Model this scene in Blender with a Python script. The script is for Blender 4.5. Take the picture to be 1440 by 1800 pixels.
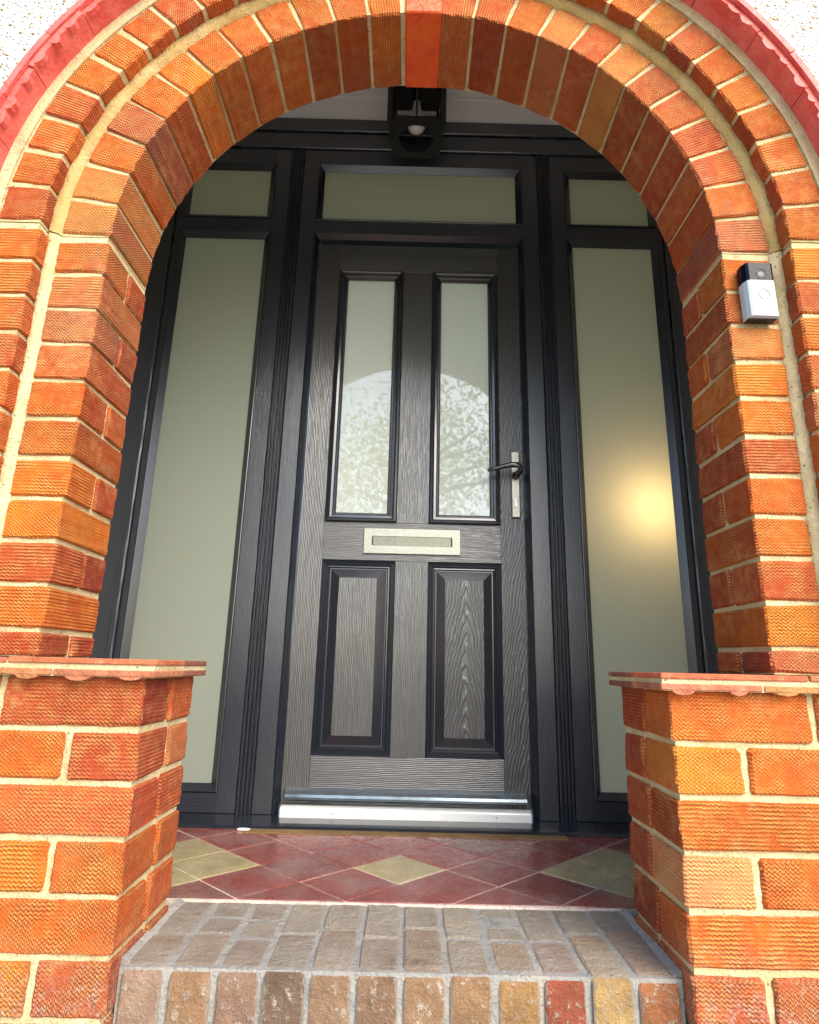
import bpy, bmesh, math, random
from mathutils import Vector, Matrix, Quaternion
R = math.radians
rnd = random.Random(7)
for o in list(bpy.data.objects): bpy.data.objects.remove(o)
scene = bpy.context.scene
COL = scene.collection

# ------------------------------------------------------------------ camera, sky, sun, exposure
CAM_H = 0.42                                   # camera height above the porch floor
F_PX, PITCH, YAW, ROLL = 1048.0, R(14.45), R(0.147), R(1.38)
cd = bpy.data.cameras.new('camera'); cam = bpy.data.objects.new('camera', cd); COL.objects.link(cam)
cd.sensor_fit = 'HORIZONTAL'; cd.sensor_width = 36.0; cd.lens = 36.0 * F_PX / 1440.0
cd.clip_start = 0.02; cd.clip_end = 500
_r0 = Vector((math.cos(YAW), -math.sin(YAW), 0)); _y0 = Vector((math.sin(YAW), math.cos(YAW), 0)); _z0 = Vector((0, 0, 1))
_f = _y0 * math.cos(PITCH) + _z0 * math.sin(PITCH); _u0 = _z0 * math.cos(PITCH) - _y0 * math.sin(PITCH)
_r = _r0 * math.cos(ROLL) + _u0 * math.sin(ROLL); _u = _u0 * math.cos(ROLL) - _r0 * math.sin(ROLL)
m = Matrix((_r, _u, -_f)).transposed().to_4x4(); m.translation = (0, 0, CAM_H); cam.matrix_world = m
scene.camera = cam

SUN_AZ, SUN_EL = 30.0, 38.0                    # degrees to the right of straight-behind-the-camera, elevation
sdir = Vector((math.sin(R(SUN_AZ)) * math.cos(R(SUN_EL)), -math.cos(R(SUN_AZ)) * math.cos(R(SUN_EL)), math.sin(R(SUN_EL))))
sl = bpy.data.lights.new('sun', 'SUN'); sl.energy = 1.15; sl.angle = R(45); sl.color = (1.0, 0.94, 0.84)
so = bpy.data.objects.new('sun', sl); COL.objects.link(so); so.location = sdir * 30
so.rotation_euler = (-sdir).to_track_quat('-Z', 'Y').to_euler()
world = bpy.data.worlds.new('World'); scene.world = world; world.use_nodes = True
wn = world.node_tree.nodes; wl = world.node_tree.links
sky = wn.new('ShaderNodeTexSky'); sky.sky_type = 'NISHITA'; sky.sun_disc = False
sky.sun_elevation = R(SUN_EL); sky.sun_rotation = R(180 - SUN_AZ); sky.dust_density = 2.0; sky.air_density = 1.0
bg = wn['Background']; bg.inputs['Strength'].default_value = 0.15
wl.new(sky.outputs['Color'], bg.inputs['Color'])
scene.view_settings.view_transform = 'Standard'; scene.view_settings.look = 'None'
scene.view_settings.exposure = 1.8; scene.view_settings.gamma = 1.0; scene.view_settings.use_curve_mapping = False

# ------------------------------------------------------------------ node helpers
class NT:
    def __init__(s, name):
        s.m = bpy.data.materials.new(name); s.m.use_nodes = True
        s.t = s.m.node_tree; s.n = s.t.nodes; s.l = s.t.links
        s.b = s.n['Principled BSDF']; s.out = s.n['Material Output']
    def put(s, v, sock):
        if hasattr(v, 'is_output') or isinstance(v, bpy.types.NodeSocket): s.l.new(v, sock)
        else: sock.default_value = v
    def math(s, op, a, b=0.0, c=0.0, clamp=False):
        n = s.n.new('ShaderNodeMath'); n.operation = op; n.use_clamp = clamp
        s.put(a, n.inputs[0]); s.put(b, n.inputs[1]); s.put(c, n.inputs[2]); return n.outputs[0]
    def mix(s, f, a, b, mode='MIX'):
        n = s.n.new('ShaderNodeMix'); n.data_type = 'RGBA'; n.blend_type = mode
        s.put(f, n.inputs[0])
        for v, k in ((a, 6), (b, 7)):
            if isinstance(v, tuple) and len(v) == 3: v = (*v, 1)
            s.put(v, n.inputs[k])
        return n.outputs[2]
    def noise(s, vec, scale, detail=4, rough=0.55, dist=0.0, out='Fac'):
        n = s.n.new('ShaderNodeTexNoise'); s.put(vec, n.inputs['Vector'])
        n.inputs['Scale'].default_value = scale; n.inputs['Detail'].default_value = detail
        n.inputs['Roughness'].default_value = rough; n.inputs['Distortion'].default_value = dist
        return n.outputs[out]
    def voro(s, vec, scale, out='Distance', feature='F1'):
        n = s.n.new('ShaderNodeTexVoronoi'); n.feature = feature; s.put(vec, n.inputs['Vector']); n.inputs['Scale'].default_value = scale
        return n.outputs[out]
    def ramp(s, f, lo, hi, a=0.0, b=1.0):
        n = s.n.new('ShaderNodeMapRange'); s.put(f, n.inputs[0]); n.inputs[1].default_value = lo; n.inputs[2].default_value = hi
        n.inputs[3].default_value = a; n.inputs[4].default_value = b; return n.outputs[0]
    def coords(s, shift=True):
        tc = s.n.new('ShaderNodeTexCoord'); v = tc.outputs['Object']
        if not shift: return v, v
        oi = s.n.new('ShaderNodeObjectInfo'); s.oi = oi
        a = s.n.new('ShaderNodeVectorMath'); a.operation = 'ADD'
        m_ = s.n.new('ShaderNodeVectorMath'); m_.operation = 'SCALE'; s.l.new(oi.outputs['Location'], m_.inputs[0]); m_.inputs['Scale'].default_value = 7.31
        s.l.new(v, a.inputs[0]); s.l.new(m_.outputs[0], a.inputs[1])
        return v, a.outputs[0]
    def bump(s, h, strength, dist):
        n = s.n.new('ShaderNodeBump'); n.inputs['Strength'].default_value = strength; n.inputs['Distance'].default_value = dist
        s.l.new(h, n.inputs['Height']); s.l.new(n.outputs[0], s.b.inputs['Normal']); s.l.new(n.outputs[0], s.b.inputs['Coat Normal'])
    def set(s, **k):
        names = dict(color='Base Color', rough='Roughness', metal='Metallic', spec='Specular IOR Level', ior='IOR', coat='Coat Weight', coatr='Coat Roughness', trans='Transmission Weight', alpha='Alpha')
        for a, v in k.items():
            if isinstance(v, tuple) and len(v) == 3: v = (*v, 1)
            s.put(v, s.b.inputs[names[a]])
        return s.m
    def sep(s, v):
        n = s.n.new('ShaderNodeSeparateXYZ'); s.l.new(v, n.inputs[0]); return n.outputs

def mat_brick():
    t = NT('combed_brick'); v, w = t.coords()
    x, y, z = t.sep(v)[0:3]
    wob = t.noise(w, 30, 2); wob2 = t.noise(w, 55, 2)
    u = t.math('ADD', t.math('ADD', x, y), t.math('MULTIPLY', wob, 0.006))
    zz = t.math('ADD', z, t.math('MULTIPLY', wob2, 0.0035))
    pp = t.math('SINE', t.math('MULTIPLY', u, 6.2832 / 0.0074))
    rv = t.math('FRACT', t.math('MULTIPLY', t.oi.outputs['Random'], 17.3))
    amp = t.math('MULTIPLY', t.ramp(rv, 0.0, 0.7, 0.08, 0.36), t.ramp(t.noise(w, 16, 2), 0.3, 0.6, 0.5, 1.1))
    ph = t.math('ADD', t.math('MULTIPLY', zz, 1 / 0.0058), t.math('MULTIPLY', pp, amp))
    h = t.math('SINE', t.math('MULTIPLY', ph, 6.2832))
    h = t.math('ADD', t.math('MULTIPLY', h, 0.5), 0.5)
    fade = t.ramp(t.noise(w, 24, 3), 0.36, 0.62, 0.15, 1.0)
    h2 = t.math('MULTIPLY', h, fade)
    fine = t.noise(w, 420, 3)
    hh = t.math('ADD', h2, t.math('MULTIPLY', fine, 0.55))
    t.bump(hh, 0.9, 0.0038)
    base = t.oi.outputs['Color']
    big = t.noise(w, 13, 3, 0.6); mid = t.noise(w, 48, 4, 0.65)
    red = t.mix(1.0, base, (0.88, 0.68, 0.80), 'MULTIPLY')
    c = t.mix(t.ramp(big, 0.42, 0.66), base, red)
    sand = t.mix(0.42, c, (0.80, 0.40, 0.12))
    c = t.mix(t.math('MULTIPLY', t.ramp(mid, 0.42, 0.68, 0, 0.75), 1.0), c, sand)
    # sandy crests; groove shade painted into the colour to deepen the combed relief
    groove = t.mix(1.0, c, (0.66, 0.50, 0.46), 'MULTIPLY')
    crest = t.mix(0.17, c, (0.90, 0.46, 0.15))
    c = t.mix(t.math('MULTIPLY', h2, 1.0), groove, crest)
    # plummier brick sides, random per brick, with some return-face shade painted in
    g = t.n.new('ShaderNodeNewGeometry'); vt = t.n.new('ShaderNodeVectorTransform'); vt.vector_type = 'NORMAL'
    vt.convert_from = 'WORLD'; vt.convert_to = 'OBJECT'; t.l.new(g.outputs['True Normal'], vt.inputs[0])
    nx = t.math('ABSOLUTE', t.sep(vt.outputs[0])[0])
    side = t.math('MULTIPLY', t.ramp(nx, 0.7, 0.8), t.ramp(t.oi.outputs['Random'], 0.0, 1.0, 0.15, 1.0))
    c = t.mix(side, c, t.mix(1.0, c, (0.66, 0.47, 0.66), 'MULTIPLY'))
    dark = t.ramp(t.voro(w, 95), 0.0, 0.13, 1.0, 0.0)
    c = t.mix(t.math('MULTIPLY', dark, t.ramp(big, 0.45, 0.6, 0.0, 0.7)), c, (0.10, 0.05, 0.035))
    soot = t.math('MULTIPLY', t.ramp(t.noise(g.outputs['Position'], 4.3, 5, 0.6), 0.52, 0.70), t.ramp(t.noise(w, 90, 4, 0.7), 0.40, 0.62))
    c = t.mix(t.math('MULTIPLY', soot, 0.55), c, (0.17, 0.105, 0.075))
    faded = t.math('MULTIPLY', t.ramp(t.noise(g.outputs['Position'], 6.1, 4, 0.6, 0.6), 0.55, 0.72), t.ramp(mid, 0.35, 0.6))
    c = t.mix(t.math('MULTIPLY', faded, 0.45), c, (0.66, 0.34, 0.13))
    pz = t.sep(g.outputs['Position'])[2]
    damp = t.math('MULTIPLY', t.ramp(t.math('ADD', pz, t.math('MULTIPLY', t.noise(g.outputs['Position'], 9, 4), 0.12)), 0.0, 0.11, 1.0, 0.0), t.ramp(t.noise(w, 75, 5, 0.75), 0.38, 0.6))
    c = t.mix(t.math('MULTIPLY', damp, 0.62), c, t.mix(t.ramp(t.noise(w, 210, 3), 0.42, 0.62), (0.12, 0.085, 0.06), (0.46, 0.38, 0.29)))
    lime = t.math('MULTIPLY', t.ramp(t.noise(w, 34, 6, 0.72), 0.66, 0.76), t.ramp(t.noise(w, 160, 3), 0.4, 0.6))
    c = t.mix(t.math('MULTIPLY', lime, 0.55), c, (0.70, 0.60, 0.48))
    # mortar smeared raggedly over the arrises
    tc = t.n.new('ShaderNodeTexCoord'); gx, gy, gz = t.sep(tc.outputs['Generated'])[0:3]
    ez = t.math('SUBTRACT', 0.5, t.math('ABSOLUTE', t.math('SUBTRACT', gz, 0.5)))
    ex = t.math('SUBTRACT', 0.5, t.math('ABSOLUTE', t.math('SUBTRACT', gx, 0.5)))
    ey = t.math('SUBTRACT', 0.5, t.math('ABSOLUTE', t.math('SUBTRACT', gy, 0.5)))
    isx = t.math('GREATER_THAN', nx, 0.75)
    exy = t.math('ADD', t.math('MULTIPLY', isx, ey), t.math('MULTIPLY', t.math('SUBTRACT', 1.0, isx), ex))
    ed = t.math('MINIMUM', ez, t.math('MULTIPLY', exy, 2.2))
    ragged = t.math('MULTIPLY', t.noise(w, 62, 5, 0.7), 0.17)
    sm = t.ramp(t.math('SUBTRACT', t.math('SUBTRACT', ragged, 0.083), ed), -0.006, 0.010)
    sm = t.math('MULTIPLY', sm, t.math('SUBTRACT', 1.0, t.ramp(nx, 0.7, 0.8, 0.0, 0.5)))
    c = t.mix(t.math('MULTIPLY', sm, 0.9), c, t.mix(fine, (0.34, 0.24, 0.12), (0.50, 0.39, 0.22)))
    return t.set(color=c, rough=0.85, spec=0.25)

def mat_mortar(name, c0, c1, speck=0.6):
    t = NT(name); v, w = t.coords(False)
    n1 = t.noise(v, 9, 4, 0.6); n2 = t.noise(v, 240, 4, 0.7)
    c = t.mix(t.ramp(n1, 0.35, 0.65), c0, c1)
    c = t.mix(t.ramp(n2, 0.45, 0.75, 0, 0.35), c, tuple(k * 0.55 for k in c0))
    sp = t.ramp(t.voro(v, 78), 0.06, 0.20, 1.0, 0.0)
    c = t.mix(t.math('MULTIPLY', sp, t.ramp(t.noise(v, 30, 2), 0.40, 0.56, 0, speck)), c, (0.10, 0.075, 0.05))
    c = t.mix(t.ramp(t.noise(v, 22, 5, 0.7), 0.52, 0.72, 0, 0.5), c, tuple(k * 0.5 for k in c0))
    t.bump(t.math('ADD', t.math('MULTIPLY', n2, 0.6), t.noise(v, 60, 3)), 0.9, 0.005)
    return t.set(color=c, rough=0.95, spec=0.15)

def mat_render():
    t = NT('white_pebbledash'); v, w = t.coords(False)
    d = t.voro(v, 120); cellc = t.voro(v, 120, 'Color')
    c = t.mix(t.ramp(t.sep(cellc)[0], 0.86, 0.93), (0.84, 0.81, 0.75), (0.50, 0.36, 0.24))
    c = t.mix(t.ramp(t.noise(v, 14, 4), 0.45, 0.75, 0, 0.35), c, (0.72, 0.68, 0.60))
    t.bump(t.math('ADD', t.ramp(d, 0.0, 0.55, 1, 0), t.math('MULTIPLY', t.noise(v, 45, 3), 0.8)), 1.0, 0.008)
    return t.set(color=c, rough=0.9, spec=0.2)

def mat_redpaint(name, c0, c1, rough=0.5):
    t = NT(name); v, w = t.coords()
    n = t.noise(w, 22, 5, 0.6); p = t.ramp(t.voro(w, 70), 0.0, 0.10, 1, 0); n2 = t.noise(w, 110, 4)
    c = t.mix(t.ramp(n, 0.35, 0.68), c0, c1)
    pit = t.math('MULTIPLY', p, t.ramp(t.noise(w, 30, 2), 0.5, 0.62))
    c = t.mix(pit, c, (0.07, 0.02, 0.015))
    c = t.mix(t.ramp(t.noise(w, 60, 5, .7), 0.66, 0.78, 0, .4), c, (0.55, 0.28, 0.22))
    t.bump(t.math('SUBTRACT', t.math('ADD', n2, t.math('MULTIPLY', n, 1.5)), t.math('MULTIPLY', pit, 1.5)), 0.8, 0.004)
    return t.set(color=c, rough=rough, spec=0.4)

def mat_plastic(name, col, axis=2, rough=0.36, cath=False, depth=0.0012, line=0.0032, strength=0.8):
    """dark foil / moulded skin with an embossed grain running along the given axis (0 = x, 2 = z)"""
    t = NT(name); v, w = t.coords()
    mp = t.n.new('ShaderNodeMapping'); t.l.new(w, mp.inputs[0])
    sc = [1, 1, 1]; sc[axis] = 0.05
    mp.inputs['Scale'].default_value = sc
    x, y, z = t.sep(v)[0:3]
    a, l = (x, z) if axis == 2 else (z, x)
    wob = t.noise(w, 7, 3, 0.5)
    if cath:
        aw = t.math('ADD', a, t.math('MULTIPLY', t.math('SUBTRACT', wob, 0.5), 0.035))
        rr = t.math('SQRT', t.math('ADD', t.math('MULTIPLY', aw, aw), 0.00006))
        f = t.math('ADD', t.math('MULTIPLY', rr, 1 / 0.0092), t.math('MULTIPLY', l, 1 / 0.046))
    else:
        aw = t.math('ADD', a, t.math('MULTIPLY', t.noise(w, 3, 2, 0.5), 0.022))
        f = t.math('MULTIPLY', aw, 1 / (line * 1.55))
    f = t.math('ADD', f, t.math('MULTIPLY', t.noise(mp.outputs[0], 60, 3), 1.1))
    g = t.math('SINE', t.math('MULTIPLY', f, 6.2832))
    g = t.ramp(g, -0.2, 0.9)
    pores = t.noise(mp.outputs[0], 1 / line, 3, 0.6)
    h = t.math('ADD', t.math('MULTIPLY', g, 0.9 if cath else 0.45), t.math('MULTIPLY', pores, 0.9))
    t.bump(h, strength, depth)
    dirt = t.noise(w, 5, 4)
    c = t.mix(t.ramp(dirt, 0.35, 0.7), col, tuple(k * 1.25 for k in col))
    c = t.mix(t.math('MULTIPLY', g, 0.35), c, tuple(k * 1.6 for k in col))
    rg = t.ramp(g, 0, 1, rough + 0.10, rough - 0.04)
    return t.set(color=c, rough=rg, spec=1.0, coat=0.8, coatr=0.22)

def mat_smooth(name, col, rough, metal=0.0, spec=0.5, var=0.2, nscale=30, bump=0.0):
    t = NT(name); v, w = t.coords()
    n = t.noise(w, nscale, 4, 0.6)
    c = t.mix(n, tuple(k * (1 - var) for k in col), tuple(min(1, k * (1 + var)) for k in col))
    if bump: t.bump(n, 0.5, bump)
    r = t.ramp(n, 0.3, 0.7, max(0.02, rough * 0.8), min(1, rough * 1.25))
    return t.set(color=c, rough=r, metal=metal, spec=spec)

def mat_pane(name, tint, frost, gloss_r, transl, ior, tcol):
    """obscured glazing: milky inner layer, polished or satin outer face, some light coming through from the hall"""
    t = NT(name); v, w = t.coords(False)
    fine = t.noise(v, 900, 2)
    c = t.mix(t.ramp(fine, 0.35, 0.65, 0.0, 1.0), tuple(k * 0.93 for k in tint), tint)
    t.set(color=c, rough=gloss_r, ior=ior, spec=0.5)
    tr = t.n.new('ShaderNodeBsdfTranslucent'); t.put((*tcol, 1), tr.inputs[0])
    mx = t.n.new('ShaderNodeMixShader'); mx.inputs[0].default_value = transl
    t.l.new(t.b.outputs[0], mx.inputs[1]); t.l.new(tr.outputs[0], mx.inputs[2]); t.l.new(mx.outputs[0], t.out.inputs[0])
    if frost: t.bump(fine, 0.25, 0.0006)
    return t.m

def mat_tile():
    t = NT('quarry_tile'); v, w = t.coords(); tc = t.n.new('ShaderNodeTexCoord')
    base = t.oi.outputs['Color']
    n = t.noise(w, 16, 5, 0.65); n2 = t.noise(w, 45, 5, 0.7)
    c = t.mix(t.ramp(n, 0.35, 0.7), base, t.mix(1.0, base, (0.68, 0.62, 0.66), 'MULTIPLY'))
    g = t.n.new('ShaderNodeNewGeometry')
    grime = t.ramp(t.noise(g.outputs['Position'], 7, 6, 0.65), 0.45, 0.72, 0, 0.5)
    c = t.mix(grime, c, (0.23, 0.20, 0.18))
    fl = t.math('MULTIPLY', t.ramp(t.voro(g.outputs['Position'], 60), 0.0, 0.045, 1, 0), t.ramp(t.noise(w, 12, 2), 0.45, 0.55))
    c = t.mix(fl, c, (0.75, 0.72, 0.66))
    t.bump(t.math('ADD', n2, n), 0.35, 0.002)
    return t.set(color=c, rough=t.ramp(n2, 0.3, 0.7, 0.14, 0.38), spec=0.6)

def mat_step(name, top):
    t = NT(name); v, w = t.coords()
    base = t.oi.outputs['Color']
    n = t.noise(w, 18, 6, 0.7); n2 = t.noise(w, 70, 6, 0.75); n3 = t.noise(w, 260, 3, 0.7)
    c = t.mix(t.ramp(n, 0.3, 0.7), t.mix(1.0, base, (0.52, 0.48, 0.46), 'MULTIPLY'), base)
    c = t.mix(t.ramp(n2, 0.5, 0.68, 0, 0.65), c, (0.13, 0.095, 0.065))
    lime = t.math('MULTIPLY', t.ramp(t.noise(w, 70, 6, 0.8), 0.55, 0.63), t.ramp(n, 0.38, 0.55))
    if top:
        c = t.mix(t.ramp(t.noise(w, 9, 4), 0.3, 0.65, 0.35, 0.85), c, (0.39, 0.345, 0.28))
        c = t.mix(t.ramp(n3, 0.55, 0.72, 0, 0.5), c, (0.13, 0.12, 0.11))
        c = t.mix(t.math('MULTIPLY', lime, 0.35), c, (0.62, 0.60, 0.56))
    else:
        c = t.mix(t.math('MULTIPLY', lime, 0.75), c, (0.66, 0.58, 0.46))
    tc = t.n.new('ShaderNodeTexCoord'); gx = t.sep(tc.outputs['Generated'])[0]
    ex = t.math('SUBTRACT', 0.5, t.math('ABSOLUTE', t.math('SUBTRACT', gx, 0.5)))
    sm = t.ramp(t.math('SUBTRACT', t.math('SUBTRACT', t.math('MULTIPLY', t.noise(w, 45, 5, 0.7), 0.30), 0.10), ex), -0.01, 0.02)
    c = t.mix(t.math('MULTIPLY', sm, 0.6), c, (0.34, 0.315, 0.27))
    wf = t.math('MULTIPLY', t.ramp(t.voro(w, 45), 0.0, 0.06, 1, 0), t.ramp(t.noise(w, 14, 2), 0.5, 0.58))
    c = t.mix(wf, c, (0.78, 0.76, 0.72))
    t.bump(t.math('ADD', t.math('ADD', n, t.math('MULTIPLY', n2, 1.4)), t.math('MULTIPLY', n3, 0.5)), 1.0, 0.011)
    return t.set(color=c, rough=0.85, spec=0.3)

def mat_claytile():
    t = NT('clay_coping_tile'); v, w = t.coords()
    base = t.oi.outputs['Color']; n = t.noise(w, 30, 5, 0.65); n2 = t.noise(w, 120, 4, 0.7)
    c = t.mix(t.ramp(n, 0.35, 0.65), t.mix(1.0, base, (0.6, 0.55, 0.55), 'MULTIPLY'), base)
    c = t.mix(t.ramp(t.noise(w, 60, 5, 0.75), 0.58, 0.7, 0, 0.55), c, (0.48, 0.36, 0.20))
    t.bump(t.math('ADD', n, n2), 0.9, 0.004)
    return t.set(color=c, rough=0.85, spec=0.25)

def mat_leaf(name, c0, c1):
    t = NT(name); v, w = t.coords(False)
    oi = t.n.new('ShaderNodeNewGeometry')
    c = t.mix(oi.outputs['Random Per Island'], c0, c1)
    t.set(color=c, rough=0.45, spec=0.4)
    tr = t.n.new('ShaderNodeBsdfTranslucent'); t.l.new(t.mix(1.0, c, (2.0, 2.0, 0.8), 'MULTIPLY'), tr.inputs[0])
    mx = t.n.new('ShaderNodeMixShader'); mx.inputs[0].default_value = 0.55
    t.l.new(t.b.outputs[0], mx.inputs[1]); t.l.new(tr.outputs[0], mx.inputs[2]); t.l.new(mx.outputs[0], t.out.inputs[0])
    return t.m

def mat_ground(name, c0, c1, scale, bump=0.01):
    t = NT(name); v, w = t.coords(False)
    n = t.noise(v, scale, 6, 0.65); n2 = t.noise(v, scale * 9, 4, 0.7)
    c = t.mix(t.ramp(n, 0.35, 0.65), c0, c1); c = t.mix(t.ramp(n2, 0.4, 0.7, 0, .5), c, tuple(k * .5 for k in c0))
    t.bump(t.math('ADD', n, n2), 0.7, bump)
    return t.set(color=c, rough=0.9, spec=0.25)

M = dict(
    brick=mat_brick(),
    mortar=mat_mortar('cream_mortar', (0.52, 0.40, 0.20), (0.66, 0.54, 0.33), 0.95),
    fillet=mat_mortar('sandy_pointing', (0.48, 0.31, 0.11), (0.53, 0.39, 0.18), 0.25),
    stepmortar=mat_mortar('grey_mortar', (0.26, 0.255, 0.24), (0.34, 0.315, 0.27), 0.7),
    ochre=mat_mortar('ochre_bedding', (0.16, 0.10, 0.045), (0.23, 0.15, 0.07), 0.3),
    render=mat_render(),
    hood=mat_redpaint('red_hood_paint', (0.60, 0.075, 0.060), (0.72, 0.15, 0.12)),
    key=mat_redpaint('red_keystone_paint', (0.64, 0.055, 0.008), (0.72, 0.11, 0.014), 0.4),
    plaster=mat_smooth('white_plaster', (0.82, 0.80, 0.76), 0.9, var=0.05, bump=0.003),
    ceil=mat_smooth('white_board', (0.84, 0.82, 0.80), 0.55, var=0.05),
    frame=mat_plastic('dark_foil_frame', (0.0090, 0.0122, 0.0200), 2, 0.29, depth=0.0005, line=0.0022, strength=0.6),
    frame_h=mat_plastic('dark_foil_frame_rail', (0.0090, 0.0122, 0.0200), 0, 0.29, depth=0.0005, line=0.0022, strength=0.6),
    skin=mat_plastic('grained_skin', (0.036, 0.036, 0.036), 2, 0.34),
    skin_h=mat_plastic('grained_skin_rail', (0.036, 0.036, 0.036), 0, 0.34),
    skin_c=mat_plastic('grained_skin_cathedral', (0.036, 0.036, 0.036), 2, 0.32, True, 0.0022),
    skin_ch=mat_plastic('grained_skin_cathedral_rail', (0.036, 0.036, 0.036), 0, 0.34, True, 0.0011),
    bead=mat_smooth('dark_moulding', (0.0090, 0.0118, 0.0190), 0.23, spec=1.0, var=0.05, nscale=3),
    pewter=mat_smooth('pewter', (0.35, 0.345, 0.30), 0.42, metal=0.85, var=0.30, nscale=90, bump=0.001),
    pewter_dark=mat_smooth('dark_pewter', (0.20, 0.20, 0.16), 0.40, metal=0.85, var=0.40, nscale=110, bump=0.001),
    iron=mat_smooth('dark_iron', (0.10, 0.10, 0.10), 0.22, metal=0.9, var=0.2),
    alu=mat_smooth('bright_aluminium', (0.80, 0.80, 0.77), 0.45, metal=0.25, var=0.06),
    chrome=mat_smooth('dark_polished_bar', (0.24, 0.29, 0.33), 0.18, metal=0.85, var=0.1),
    sideglass=mat_pane('satin_glass', (0.235, 0.255, 0.215), True, 0.30, 0.29, 1.6, (0.88, 0.75, 0.47)),
    doorglass=mat_pane('obscure_glass', (0.70, 0.72, 0.60), False, 0.022, 0.48, 2.4, (0.95, 0.93, 0.80)),
    black=mat_smooth('black_metal', (0.010, 0.010, 0.011), 0.4, var=0.2),
    tile=mat_tile(), grout=mat_mortar('tile_grout', (0.58, 0.47, 0.40), (0.66, 0.56, 0.48), 0.2),
    stepface=mat_step('step_brick_face', False), steptop=mat_step('step_brick_top', True),
    clay=mat_claytile(),
    silver=mat_smooth('satin_nickel_plate', (0.40, 0.45, 0.48), 0.5, metal=0.0, spec=0.2, var=0.03),
    gloss=mat_smooth('gloss_black_panel', (0.004, 0.006, 0.012), 0.10, spec=0.10, var=0.1),
    lens=mat_smooth('lens_glass', (0.004, 0.004, 0.006), 0.2, spec=0.3, var=0.1),
    ring=mat_smooth('grey_ring', (0.16, 0.18, 0.20), 0.5, metal=0.0, var=0.05),
    bulb=mat_smooth('opal_bulb', (0.82, 0.81, 0.78), 0.25, var=0.02),
    lead=mat_smooth('dark_lantern_glass', (0.015, 0.016, 0.015), 0.1, spec=0.6, var=0.1),
    bark=mat_ground('bark', (0.10, 0.07, 0.05), (0.16, 0.12, 0.09), 9, 0.03),
    leaf=mat_leaf('tree_leaf', (0.10, 0.14, 0.04), (0.24, 0.28, 0.085)),
    hedge=mat_leaf('hedge_leaf', (0.035, 0.07, 0.02), (0.08, 0.13, 0.035)),
    lawn=mat_ground('lawn', (0.05, 0.085, 0.025), (0.09, 0.12, 0.04), 3, 0.02),
    path=mat_ground('concrete_path', (0.46, 0.43, 0.38), (0.54, 0.51, 0.45), 5, 0.004),
    hall=mat_smooth('hall_paint', (0.78, 0.71, 0.56), 0.8, var=0.05),
)
# clear glass of the porch lantern
t = NT('clear_glass'); t.set(color=(0.9, 0.92, 0.9), rough=0.12, trans=1.0, ior=1.1); M['clear'] = t.m
t = NT('lit_bulb'); t.b.inputs['Emission Color'].default_value = (1.0, 0.78, 0.46, 1); t.b.inputs['Emission Strength'].default_value = 58.0; M['lit'] = t.m

# ------------------------------------------------------------------ object helpers
WL = {}                                          # world location of every parent (all parents are unrotated)
def link(o, parent=None, loc=(0, 0, 0), rot=None):
    COL.objects.link(o); loc = Vector(loc)
    if parent is not None:
        o.parent = parent; o.location = loc - WL[parent.name]
    else: o.location = loc
    if rot is not None: o.rotation_euler = rot
    WL[o.name] = loc
    return o
def tag(o, label=None, cat=None, group=None, kind=None):
    for k, v in (('label', label), ('category', cat), ('group', group), ('kind', kind)):
        if v: o[k] = v
    return o
def thing(name, loc, label, cat, group=None):
    return tag(link(bpy.data.objects.new(name, None), None, loc), label, cat, group)
def group_part(name, parent, loc):
    return link(bpy.data.objects.new(name, None), parent, loc)

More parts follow.
